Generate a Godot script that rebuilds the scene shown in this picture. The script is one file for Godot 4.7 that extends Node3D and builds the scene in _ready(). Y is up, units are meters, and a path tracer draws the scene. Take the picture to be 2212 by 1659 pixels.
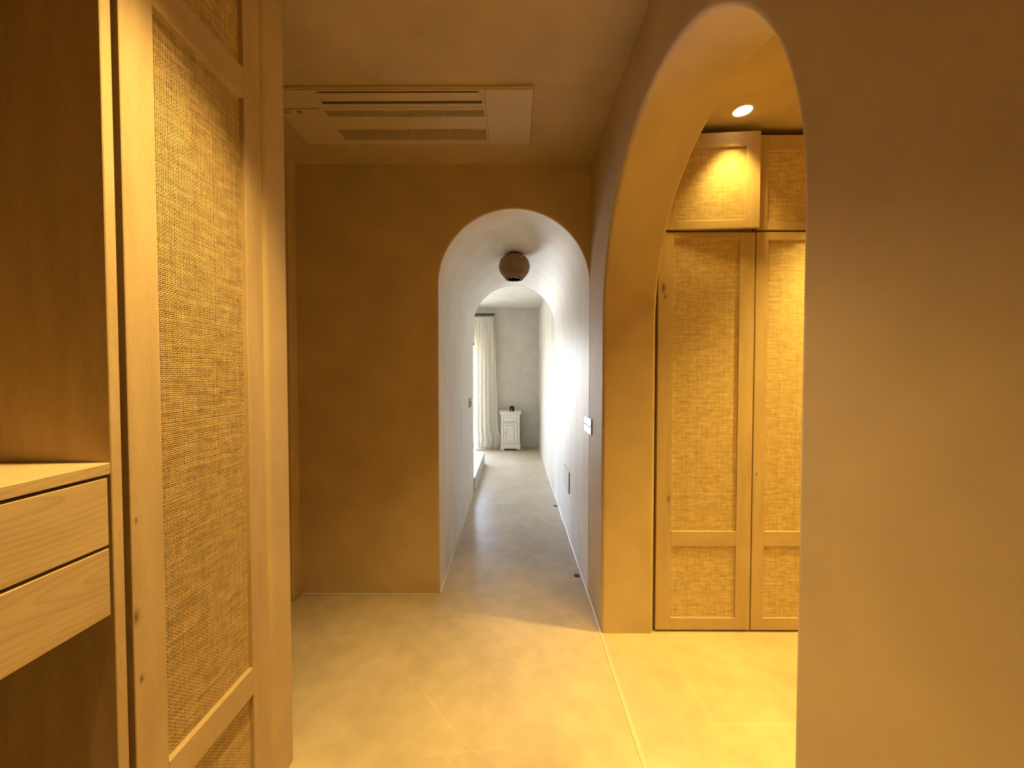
extends Node3D
# Depth "d" runs away from the camera: d = -z. y is up, metres.

const XW := 0.473        # hall face of the arched wall
const XC := 0.753        # closet face of the arched wall
const XF := -0.80        # front plane of the oak units
const DB := 2.449        # end wall of the hall
const DE := 4.56         # far end of the vaulted passage
const DF := 7.46         # end wall of the far room
const CEIL := 2.70
const CEIL_FAR := 2.65
const ARCH_D := 1.3675   # arch in the side wall: centre, radius, springing
const ARCH_R := 0.7125
const ARCH_Y := 1.685
const VR := 0.472        # vault radius, springing
const VY := 1.953
const LAMP_X := 1.129
const LAMP_D := 1.969
const RING := 0.046

var M := {}
var rng := RandomNumberGenerator.new()


func lin(r: float, g: float, b: float) -> Color:
	return Color(r, g, b).linear_to_srgb()


func V(x: float, y: float, d: float) -> Vector3:
	return Vector3(x, y, -d)


func _ready() -> void:
	rng.seed = 7
	# ---------------------------------------------------------------- camera, sky, sun, exposure
	var cam := Camera3D.new()
	cam.name = "camera"
	cam.position = Vector3(0, 1.4, 0)
	cam.rotation_degrees = Vector3(-1.4575, 0.2712, 0)
	cam.fov = rad_to_deg(2.0 * atan(829.5 / 845.0))
	cam.near = 0.02
	cam.far = 200.0
	add_child(cam)
	cam.current = true

	var env := Environment.new()
	env.background_mode = Environment.BG_SKY
	var sky := Sky.new()
	var sm := ProceduralSkyMaterial.new()
	sm.sky_top_color = lin(0.52, 0.70, 1.0)
	sm.sky_horizon_color = lin(0.93, 0.96, 1.0)
	sm.ground_bottom_color = lin(0.45, 0.42, 0.38)
	sm.ground_horizon_color = lin(0.62, 0.6, 0.56)
	sm.sky_curve = 0.12
	sm.energy_multiplier = 30.0
	sky.sky_material = sm
	env.sky = sky
	env.tonemap_mode = Environment.TONE_MAPPER_LINEAR
	env.tonemap_exposure = 1.0
	env.sdfgi_enabled = true
	env.ssao_enabled = true
	env.ssil_enabled = true
	var we := WorldEnvironment.new()
	we.name = "world_environment"
	we.environment = env
	add_child(we)

	var sun := DirectionalLight3D.new()
	sun.name = "sun"
	sun.light_color = lin(1.0, 0.93, 0.82)
	sun.light_energy = 225.0
	sun.light_angular_distance = 0.6
	sun.shadow_enabled = true
	sun.rotation_degrees = Vector3(-52, -18, 0)   # from behind the house, onto the terrace
	add_child(sun)

	materials()
	shell()
	cabinets_at_left()
	wardrobes()
	downlights()
	air_conditioner()
	passage_things()
	far_room_things()


const AMBER := Vector3(1.0, 0.66, 0.135)     # closet lamps
const WARM := Vector3(1.0, 0.675, 0.20)       # hall lamps, a little less yellow


# -------------------------------------------------------------------- helpers: nodes
func numbered(called: String, parent: Node) -> String:
	if not parent.has_node(NodePath(called)):
		return called
	var k := 1
	while parent.has_node(NodePath("%s_%03d" % [called, k])):
		k += 1
	return "%s_%03d" % [called, k]


func tag(o: Node3D, label: String, category: String, group := "") -> Node3D:
	o.set_meta("label", label)
	o.set_meta("category", category)
	if group != "":
		o.set_meta("group", group)
	return o


func thing(called: String, label: String, category: String, at: Vector3, group := "") -> Node3D:
	var o := Node3D.new()
	o.name = numbered(called, self)
	add_child(o, true)
	o.position = at
	tag(o, label, category, group)
	return o


func holder(called: String, parent: Node3D, at: Vector3) -> Node3D:
	var o := Node3D.new()
	o.name = numbered(called, parent)
	parent.add_child(o, true)
	o.position = at - parent.global_position
	return o


# one mesh, placed by its world position (parents are unturned while they are built)
func put(called: String, mesh: Mesh, mat: Material, parent: Node3D, at: Vector3) -> MeshInstance3D:
	var o := MeshInstance3D.new()
	o.name = numbered(called, parent)
	o.mesh = mesh
	o.material_override = mat
	parent.add_child(o, true)
	o.position = at - (Vector3.ZERO if parent == self else parent.global_position)
	return o


func struct(called: String, mesh: Mesh, mat: Material, at := Vector3.ZERO, label := "") -> MeshInstance3D:
	var o := put(called, mesh, mat, self, at)
	o.set_meta("kind", "structure")
	if label != "":
		o.set_meta("label", label)
	return o


# -------------------------------------------------------------------- helpers: meshes
class Geo:
	var v := PackedVector3Array()
	var n := PackedVector3Array()
	var t := PackedVector2Array()
	var c := PackedColorArray()

	func tri(a: Vector3, b: Vector3, e: Vector3, out: Vector3, ua := Vector2.ZERO, ub := Vector2.ZERO, ue := Vector2.ZERO) -> void:
		var g := (b - a).cross(e - a)
		if g.length_squared() < 1e-18:
			return
		var nn := g.normalized()
		if g.dot(out) > 0.0:
			v.append_array([a, e, b])
			t.append_array([ua, ue, ub])
		else:
			nn = -nn
			v.append_array([a, b, e])
			t.append_array([ua, ub, ue])
		for k in 3:
			n.append(nn)

	func quad(a: Vector3, b: Vector3, e: Vector3, f: Vector3, out: Vector3) -> void:
		tri(a, b, e, out)
		tri(a, e, f, out)

	# quad with its own normals, for smooth surfaces
	func squad(p: Array, q: Array) -> void:
		var g: Vector3 = (p[1] - p[0]).cross(p[2] - p[0]) + (p[2] - p[0]).cross(p[3] - p[0])
		var m: Vector3 = q[0] + q[1] + q[2] + q[3]
		var order := [0, 1, 2, 0, 2, 3] if g.dot(m) < 0.0 else [0, 2, 1, 0, 3, 2]
		for k in order:
			v.append(p[k])
			n.append(q[k])
			t.append(Vector2.ZERO)

	func mesh() -> ArrayMesh:
		var a := []
		a.resize(Mesh.ARRAY_MAX)
		a[Mesh.ARRAY_VERTEX] = v
		a[Mesh.ARRAY_NORMAL] = n
		a[Mesh.ARRAY_TEX_UV] = t
		var m := ArrayMesh.new()
		m.add_surface_from_arrays(Mesh.PRIMITIVE_TRIANGLES, a)
		return m


# chamfered box about its centre; texture coordinates are metres, v along the grain axis
func cbox(size: Vector3, bevel := 0.0015, grain := 1, shift := Vector2.ZERO, g: Geo = null, at := Vector3.ZERO) -> ArrayMesh:
	var own := g == null
	if own:
		g = Geo.new()
	var h := size * 0.5
	var b: float = minf(bevel, minf(h.x, minf(h.y, h.z)) * 0.6)
	var other := (grain + 1) % 3
	var third := (grain + 2) % 3
	var corner := func(s: Vector3, axis: int) -> Vector3:
		var p := Vector3(s.x * (h.x - b), s.y * (h.y - b), s.z * (h.z - b))
		p[axis] = s[axis] * h[axis]
		return p
	var uv := func(p: Vector3, out: Vector3) -> Vector2:
		var face := out.abs().max_axis_index()
		if face == grain:
			return Vector2(p[other], p[third]) + shift
		return Vector2(p[third if face == other else other], p[grain]) + shift
	var add3 := func(p: Vector3, q: Vector3, r: Vector3, out: Vector3) -> void:
		g.tri(p + at, q + at, r + at, out, uv.call(p, out), uv.call(q, out), uv.call(r, out))
	for axis in 3:
		var u := (axis + 1) % 3
		var w := (axis + 2) % 3
		for s in [-1.0, 1.0]:
			var q := []
			for k in [[-1, -1], [1, -1], [1, 1], [-1, 1]]:
				var sg := Vector3.ZERO
				sg[axis] = s
				sg[u] = k[0]
				sg[w] = k[1]
				q.append(corner.call(sg, axis))
			var out := Vector3.ZERO
			out[axis] = s
			add3.call(q[0], q[1], q[2], out)
			add3.call(q[0], q[2], q[3], out)
		for s1 in [-1.0, 1.0]:
			for s2 in [-1.0, 1.0]:
				var e := []
				for k in [-1.0, 1.0]:
					var sg := Vector3.ZERO
					sg[axis] = k
					sg[u] = s1
					sg[w] = s2
					e.append([corner.call(sg, u), corner.call(sg, w)])
				var out2 := Vector3.ZERO
				out2[u] = s1
				out2[w] = s2 * 0.999
				add3.call(e[0][0], e[0][1], e[1][1], out2)
				add3.call(e[0][0], e[1][1], e[1][0], out2)
	for sx in [-1.0, 1.0]:
		for sy in [-1.0, 1.0]:
			for sz in [-1.0, 1.0]:
				var sg := Vector3(sx, sy, sz)
				add3.call(corner.call(sg, 0), corner.call(sg, 1), corner.call(sg, 2), sg)
	return g.mesh() if own else null


# box between two world corners given as (x, y, d); returns [mesh, centre]
func span(a: Vector3, b: Vector3, bevel := 0.0015, grain := 1, shift := Vector2.ZERO) -> Array:
	var lo := V(minf(a.x, b.x), minf(a.y, b.y), maxf(a.z, b.z))
	var hi := V(maxf(a.x, b.x), maxf(a.y, b.y), minf(a.z, b.z))
	return [cbox(hi - lo, bevel, grain, shift), (lo + hi) * 0.5]


func put_span(called: String, a: Vector3, b: Vector3, mat: Material, parent: Node3D, bevel := 0.0015, grain := 1) -> MeshInstance3D:
	var s := span(a, b, bevel, grain, Vector2(rng.randf() * 3.0, rng.randf() * 3.0))
	return put(called, s[0], mat, parent, s[1])


func struct_span(called: String, a: Vector3, b: Vector3, mat: Material, bevel := 0.004, label := "") -> MeshInstance3D:
	var s := span(a, b, bevel)
	return struct(called, s[0], mat, s[1], label)


# profile of (radius, y) points turned round the y axis
func lathe(profile: Array, sides := 32, close := true) -> ArrayMesh:
	var g := Geo.new()
	var norm := []
	for k in profile.size():
		var p: Vector2 = profile[maxi(k - 1, 0)]
		var q: Vector2 = profile[mini(k + 1, profile.size() - 1)]
		norm.append(Vector2((q - p).y, -(q - p).x).normalized())
	for s in sides:
		var a0 := TAU * s / sides
		var a1 := TAU * (s + 1) / sides
		for k in profile.size() - 1:
			var P: Vector2 = profile[k]
			var Q: Vector2 = profile[k + 1]
			var np: Vector2 = norm[k]
			var nq: Vector2 = norm[k + 1]
			g.squad([Vector3(P.x * cos(a0), P.y, P.x * sin(a0)), Vector3(P.x * cos(a1), P.y, P.x * sin(a1)), Vector3(Q.x * cos(a1), Q.y, Q.x * sin(a1)), Vector3(Q.x * cos(a0), Q.y, Q.x * sin(a0))],
				[Vector3(np.x * cos(a0), np.y, np.x * sin(a0)), Vector3(np.x * cos(a1), np.y, np.x * sin(a1)), Vector3(nq.x * cos(a1), nq.y, nq.x * sin(a1)), Vector3(nq.x * cos(a0), nq.y, nq.x * sin(a0))])
	return g.mesh()


# cane webbing in the xy plane about its centre, seen from +z: strands that really pass over and under
func webbing(w: float, h: float, pitch: float, fill: float, seed_: int, base: Color) -> ArrayMesh:
	var nx := int(round(w / pitch))
	var ny := int(round(h / pitch))
	var px := w / nx
	var py := h / ny
	var amp := pitch * 0.09
	var tone := FastNoiseLite.new()
	tone.seed = seed_
	tone.frequency = 1.0
	tone.fractal_octaves = 3
	var gap := FastNoiseLite.new()
	gap.seed = seed_ + 5
	gap.frequency = 1.0
	var r := RandomNumberGenerator.new()
	r.seed = seed_
	var v := PackedVector3Array()
	var nn := PackedVector3Array()
	var c := PackedColorArray()
	var ix := PackedInt32Array()
	for way in 2:
		var lines := ny if way == 0 else nx
		var steps := nx if way == 0 else ny
		var pl := py if way == 0 else px
		var ps := px if way == 0 else py
		for j in lines:
			var off := (j + 0.5 + r.randf_range(-0.1, 0.1)) * pl
			var own := r.randf_range(0.86, 1.08)
			var first := v.size()
			for i in steps + 1:
				var s := (i) * ps
				var x := s if way == 0 else off
				var y := off if way == 0 else s
				var up := 1.0 if (i + j + way) % 2 == 0 else -1.0
				var wob := gap.get_noise_2d(x * 9.0, y * 70.0) * 0.08
				var hw := pl * (fill + wob) * (1.0 if way == 0 else 0.86)
				var o2 := off + gap.get_noise_2d(x * 30.0 + 50.0, y * 30.0) * pl * 0.14
				var z := up * amp
				var k := own * (1.0 + 0.26 * tone.get_noise_2d(x * 11.0, y * 60.0) + 0.16 * tone.get_noise_2d(x * 60.0, y * 14.0 + 90.0))
				var col := Color(base.r * k, base.g * k, base.b * k)
				for m in 3:
					var side := (m - 1) * hw
					var zz := z - (pl * 0.26 if m != 1 else 0.0)
					var nrm := Vector3(0, (m - 1) * 0.75, 0.75) if way == 0 else Vector3((m - 1) * 0.75, 0, 0.75)
					v.append(Vector3(s - w * 0.5, o2 + side - h * 0.5, zz) if way == 0 else Vector3(o2 + side - w * 0.5, s - h * 0.5, zz))
					nn.append(nrm.normalized())
					c.append(col)
				if i > 0:
					var a := first + (i - 1) * 3
					for m in 2:
						if way == 0:
							ix.append_array([a + m, a + m + 1, a + m + 4, a + m, a + m + 4, a + m + 3])
						else:
							ix.append_array([a + m, a + m + 4, a + m + 1, a + m, a + m + 3, a + m + 4])
	var arr := []
	arr.resize(Mesh.ARRAY_MAX)
	arr[Mesh.ARRAY_VERTEX] = v
	arr[Mesh.ARRAY_NORMAL] = nn
	arr[Mesh.ARRAY_COLOR] = c
	arr[Mesh.ARRAY_INDEX] = ix
	var mesh := ArrayMesh.new()
	mesh.add_surface_from_arrays(Mesh.PRIMITIVE_TRIANGLES, arr)
	return mesh


# -------------------------------------------------------------------- helpers: textures
func ramp(stops: Array) -> Gradient:
	var g := Gradient.new()
	var o := PackedFloat32Array()
	var c := PackedColorArray()
	for s in stops:
		o.append(s[0])
		c.append(s[1])
	g.offsets = o
	g.colors = c
	return g


func noise_tex(size: int, freq: float, octaves: int, seed_: int, g: Gradient = null) -> NoiseTexture2D:
	var f := FastNoiseLite.new()
	f.seed = seed_
	f.noise_type = FastNoiseLite.TYPE_SIMPLEX_SMOOTH
	f.frequency = freq
	f.fractal_octaves = octaves
	var t := NoiseTexture2D.new()
	t.width = size
	t.height = size
	t.seamless = true
	t.noise = f
	if g:
		t.color_ramp = g
	return t


# oak: width x length in metres; growth rings cut by a board, with pores and optional knots [u, v, size] in metres
func oak(px: int, py: int, wide: float, long: float, seed_: int, cathedral: float, knots := [], low := Vector3(0.40, 0.285, 0.155), high := Vector3(0.60, 0.455, 0.275)) -> ImageTexture:
	var warp := FastNoiseLite.new()
	warp.seed = seed_
	warp.frequency = 1.0
	warp.fractal_octaves = 2
	var fine := FastNoiseLite.new()
	fine.seed = seed_ + 3
	fine.frequency = 1.0
	fine.fractal_octaves = 2
	var data := PackedByteArray()
	data.resize(px * py * 3)
	var at := 0
	for j in py:
		var y := (j + 0.5) / py * long
		var bend := warp.get_noise_2d(y * 0.9, 3.0) * 0.012 + warp.get_noise_2d(y * 4.0, 17.0) * 0.002
		for i in px:
			var x := (i + 0.5) / px * wide
			var kd := 0.0
			var push := 0.0
			for kn in knots:
				var dx: float = x - kn[0]
				var dy: float = (y - kn[1]) * 0.42
				var q: float = sqrt(dx * dx + dy * dy) / kn[2]
				push += 0.02 * exp(-q * q * 0.25) * signf(dx)
				kd = maxf(kd, exp(-q * q * 1.1))
			var ring: float
			if cathedral > 0.0:
				var a := (x - wide * 0.52) + bend * 1.5
				var b := (y - long * 0.25) * 0.16 + warp.get_noise_2d(x * 9.0, y * 2.5) * 0.012
				ring = sqrt(a * a + b * b * cathedral + 0.0002) * 95.0
			else:
				ring = (x + bend + push + warp.get_noise_2d(x * 12.0, y * 0.7) * 0.004) * 210.0
			var f := ring - floorf(ring)
			var late := pow(f, 3.0) * (1.0 - smoothstep(0.9, 1.0, f))
			var pore := fine.get_noise_2d(x * 900.0, y * 16.0)
			var cloud := fine.get_noise_2d(x * 14.0, y * 2.2 + 40.0)
			var t := clampf(0.72 - late * (0.5 if cathedral > 0.0 else 0.3) + pore * 0.34 + cloud * 0.3, 0.0, 1.0)
			var c := low.lerp(high, t)
			c = c.lerp(Vector3(0.13, 0.075, 0.035), clampf(kd * 0.9, 0.0, 1.0))
			var s := Color(c.x, c.y, c.z).linear_to_srgb()
			data[at] = int(clampf(s.r, 0.0, 1.0) * 255.0)
			data[at + 1] = int(clampf(s.g, 0.0, 1.0) * 255.0)
			data[at + 2] = int(clampf(s.b, 0.0, 1.0) * 255.0)
			at += 3
	return ImageTexture.create_from_image(Image.create_from_data(px, py, false, Image.FORMAT_RGB8, data))


func wood_material(tex: Texture2D, wide: float, long: float, tint := Color.WHITE) -> StandardMaterial3D:
	var m := StandardMaterial3D.new()
	m.albedo_texture = tex
	m.albedo_color = tint
	m.uv1_scale = Vector3(1.0 / wide, 1.0 / long, 1.0)
	m.roughness = 0.52
	m.metallic_specular = 0.4
	return m


func plain(c: Color, rough := 0.5, metal := 0.0) -> StandardMaterial3D:
	var m := StandardMaterial3D.new()
	m.albedo_color = c
	m.roughness = rough
	m.metallic = metal
	return m


func plaster_material(base: Vector3, spread: float, rough: float, seed_: int, bump: float, grain := Vector3.ONE) -> StandardMaterial3D:
	var m := StandardMaterial3D.new()
	var lo := base * (1.0 - spread)
	var hi := base * (1.0 + spread)
	m.albedo_texture = noise_tex(512, 0.006, 5, seed_, ramp([[0.15, lin(lo.x, lo.y, lo.z)], [0.5, lin(base.x, base.y, base.z)], [0.85, lin(hi.x, hi.y, hi.z)]]))
	m.uv1_triplanar = true
	m.uv1_world_triplanar = true
	m.uv1_triplanar_sharpness = 4.0
	m.uv1_scale = grain * 0.8
	m.roughness = rough
	m.metallic_specular = 0.5
	m.heightmap_enabled = true
	m.heightmap_texture = noise_tex(512, 0.02, 5, seed_ + 1)
	m.heightmap_scale = bump
	return m


func floor_texture() -> ImageTexture:
	var n := 1024
	var big := FastNoiseLite.new()
	big.seed = 41
	big.frequency = 0.006
	big.fractal_octaves = 6
	var mid := FastNoiseLite.new()
	mid.seed = 42
	mid.frequency = 0.03
	mid.fractal_octaves = 5
	var A := big.get_seamless_image(n, n)
	var B := mid.get_seamless_image(n, n)
	A.convert(Image.FORMAT_L8)
	B.convert(Image.FORMAT_L8)
	var a := A.get_data()
	var b := B.get_data()
	var wear := PackedFloat32Array()
	wear.resize(n * n)
	# scratches and rubbed places, in floor metres (x, d); the picture spans x -1.6..2.4 and d -1..3
	var marks := [[-0.43, 1.72, -0.20, 1.45, 0.5], [-0.20, 1.45, -0.12, 1.40, 0.4], [-0.47, 1.78, -0.46, 1.68, 0.6], [-0.16, 1.93, 0.07, 1.86, 0.4], [-0.19, 1.82, -0.17, 1.72, 0.3], [-0.33, 1.40, -0.08, 1.42, 0.5], [-0.10, 1.43, -0.02, 1.43, 0.5], [-0.19, 1.37, -0.12, 1.30, 0.3],
		[0.78, 1.9, 0.80, 1.60, 0.55], [0.80, 1.60, 0.80, 1.53, 0.6], [0.80, 1.53, 1.2, 1.53, 0.8], [0.95, 1.70, 1.0, 1.62, 0.5]]
	for k in 34:
		var x := rng.randf_range(-1.0, 0.4)
		var d := rng.randf_range(0.7, 2.2)
		var an := rng.randf_range(-0.6, 0.6)
		var le := rng.randf_range(0.01, 0.06)
		marks.append([x, d, x + cos(an) * le, d + sin(an) * le, rng.randf_range(0.1, 0.35)])
	for mk in marks:
		var p0 := Vector2((mk[0] + 1.6) / 4.0 * n, (mk[1] + 1.0) / 4.0 * n)
		var p1 := Vector2((mk[2] + 1.6) / 4.0 * n, (mk[3] + 1.0) / 4.0 * n)
		var steps := int(p0.distance_to(p1) * 2.0) + 2
		for s in steps:
			var p := p0.lerp(p1, float(s) / steps) + Vector2(rng.randf_range(-0.8, 0.8), rng.randf_range(-0.8, 0.8))
			for oy in 2:
				for ox in 2:
					var xi := int(p.x) + ox
					var yi := int(p.y) + oy
					if xi >= 0 and yi >= 0 and xi < n and yi < n:
						wear[yi * n + xi] = maxf(wear[yi * n + xi], mk[4] * rng.randf_range(0.3, 1.0))
	var out := PackedByteArray()
	out.resize(n * n * 3)
	for k in n * n:
		var t := (a[k] / 255.0 - 0.5) * 0.26 + (b[k] / 255.0 - 0.5) * 0.20 + wear[k] * 0.16
		var s := Color(0.585 * (1.0 + t), 0.485 * (1.0 + t), 0.355 * (1.0 + t)).linear_to_srgb()
		out[k * 3] = int(clampf(s.r, 0, 1) * 255.0)
		out[k * 3 + 1] = int(clampf(s.g, 0, 1) * 255.0)
		out[k * 3 + 2] = int(clampf(s.b, 0, 1) * 255.0)
	return ImageTexture.create_from_image(Image.create_from_data(n, n, false, Image.FORMAT_RGB8, out))


func materials() -> void:
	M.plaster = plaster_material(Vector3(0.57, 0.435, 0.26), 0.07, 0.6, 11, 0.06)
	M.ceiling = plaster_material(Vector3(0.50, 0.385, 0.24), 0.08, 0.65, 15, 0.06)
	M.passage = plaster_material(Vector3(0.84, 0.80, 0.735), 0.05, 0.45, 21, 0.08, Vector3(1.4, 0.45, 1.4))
	M.far_ceiling = plaster_material(Vector3(0.70, 0.655, 0.57), 0.05, 0.6, 33, 0.06)
	M.far = plaster_material(Vector3(0.56, 0.52, 0.44), 0.06, 0.55, 31, 0.08)
	M.passage.metallic_specular = 0.36
	var fl := StandardMaterial3D.new()
	fl.albedo_texture = floor_texture()
	fl.roughness = 0.36
	fl.heightmap_enabled = true
	fl.heightmap_texture = noise_tex(512, 0.02, 5, 44)
	fl.heightmap_scale = 0.05
	M.floor = fl
	M.joint = plain(lin(0.66, 0.56, 0.42), 0.5)
	M.bead = plain(lin(0.74, 0.70, 0.62), 0.5)
	M.oak = wood_material(oak(256, 1024, 0.22, 2.0, 101, 0.0), 0.22, 2.0)
	M.oak_flat = wood_material(oak(256, 768, 0.16, 0.75, 103, 1.0), 0.16, 0.75)
	M.oak_dark = wood_material(M.oak.albedo_texture, 0.22, 2.0, Color(0.93, 0.9, 0.86))
	M.cane = plain(Color.WHITE, 0.5)
	M.cane.vertex_color_use_as_albedo = true
	M.gap = plain(lin(0.05, 0.035, 0.022), 0.8)
	M.backing = plain(lin(0.10, 0.06, 0.03), 0.85)
	M.white = plain(lin(0.60, 0.57, 0.52), 0.42)
	M.panel = plain(lin(0.56, 0.45, 0.31), 0.45)
	M.vent = plain(lin(0.10, 0.075, 0.05), 0.7)
	M.slat = plain(lin(0.27, 0.20, 0.12), 0.6)
	M.nickel = plain(lin(0.80, 0.79, 0.77), 0.22, 0.85)
	M.bronze = plain(lin(0.06, 0.045, 0.035), 0.45, 0.5)
	M.black = plain(lin(0.012, 0.011, 0.011), 0.35)
	M.paint = plain(lin(0.74, 0.70, 0.62), 0.55)
	M.glow = plain(Color.WHITE)
	M.glow.emission_enabled = true
	M.glow.emission = lin(1.0, 0.80, 0.42)
	M.glow.emission_energy_multiplier = 6.0
	var g := StandardMaterial3D.new()
	g.albedo_color = Color(1, 1, 1, 0.04)
	g.transparency = BaseMaterial3D.TRANSPARENCY_ALPHA
	g.roughness = 0.02
	M.glass = g
	M.cloth = plain(lin(0.80, 0.75, 0.65), 0.85)
	M.cloth.backlight_enabled = true
	M.cloth.backlight = Color(0.6, 0.57, 0.5)
	M.wicker = plain(lin(0.36, 0.215, 0.11), 0.65)
	M.stone = plain(lin(0.62, 0.60, 0.55), 0.5)
	M.terrace = plain(lin(0.60, 0.53, 0.43), 0.8)


# -------------------------------------------------------------------- the setting
# A wall pierced by a round-headed opening. Plane coordinates are (s, y); "place" turns (s, y, depth into the wall) into the world.
# The face is drawn from s0 to s1; the opening's edge is rounded with radius r.
func arched(g: Geo, s0: float, s1: float, top: float, cs: float, rad: float, spring: float, thick: float, r: float, place: Callable, from_side := true, to_side := true, back := true) -> void:
	var outline := []      # [point, outward normal from the void into the wall]
	outline.append([Vector2(cs - rad, 0.0), Vector2(-1, 0)])
	for k in 9:
		outline.append([Vector2(cs - rad, spring * (k + 1) / 10.0), Vector2(-1, 0)])
	for k in 57:
		var a := PI - PI * k / 56.0
		outline.append([Vector2(cs + rad * cos(a), spring + rad * sin(a)), Vector2(cos(a), sin(a))])
	for k in 9:
		outline.append([Vector2(cs + rad, spring * (9 - k) / 10.0), Vector2(1, 0)])
	outline.append([Vector2(cs + rad, 0.0), Vector2(1, 0)])
	var rows := []         # [shift along the outward normal, depth, normal: along outward, along depth]
	for k in 7:
		var a := PI * 0.5 * k / 6.0
		rows.append([r * (1.0 - sin(a)), r * (1.0 - cos(a)), -sin(a), -cos(a)])
	for k in range(1, 8):
		rows.append([0.0, lerpf(r, thick - r, k / 8.0), -1.0, 0.0])
	for k in 7:
		var a := PI * 0.5 * (6 - k) / 6.0
		rows.append([r * (1.0 - sin(a)), thick - r * (1.0 - cos(a)), -sin(a), cos(a)])
	var point := func(o: Array, w: Array) -> Vector3:
		var q: Vector2 = o[0] + o[1] * w[0]
		return place.call(q.x, q.y, w[1])
	var zero: Vector3 = place.call(0.0, 0.0, 0.0)
	var normal := func(o: Array, w: Array) -> Vector3:
		var q: Vector2 = o[1] * w[2]
		return (place.call(q.x, q.y, w[3]) - zero).normalized()
	for i in outline.size() - 1:
		for j in rows.size() - 1:
			var o = outline[i]
			var o2 = outline[i + 1]
			var w = rows[j]
			var w2 = rows[j + 1]
			g.squad([point.call(o, w), point.call(o2, w), point.call(o2, w2), point.call(o, w2)], [normal.call(o, w), normal.call(o2, w), normal.call(o2, w2), normal.call(o, w2)])
	for face in 2:
		if face == 1 and not back:
			continue
		var dep := 0.0 if face == 0 else thick
		var out: Vector3 = place.call(0.0, 0.0, -1.0 if face == 0 else 1.0) - zero
		if from_side:
			g.quad(place.call(s0, 0.0, dep), place.call(cs - rad - r, 0.0, dep), place.call(cs - rad - r, top, dep), place.call(s0, top, dep), out)
		if to_side:
			g.quad(place.call(cs + rad + r, 0.0, dep), place.call(s1, 0.0, dep), place.call(s1, top, dep), place.call(cs + rad + r, top, dep), out)
		for k in 56:
			var a := PI - PI * k / 56.0
			var b := PI - PI * (k + 1) / 56.0
			var R := rad + r
			var sa := cs + R * cos(a)
			var sb := minf(cs + R * cos(b), s1)
			g.quad(place.call(sa, spring + R * sin(a), dep), place.call(sb, spring + R * sin(b), dep), place.call(sb, top, dep), place.call(sa, top, dep), out)


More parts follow.
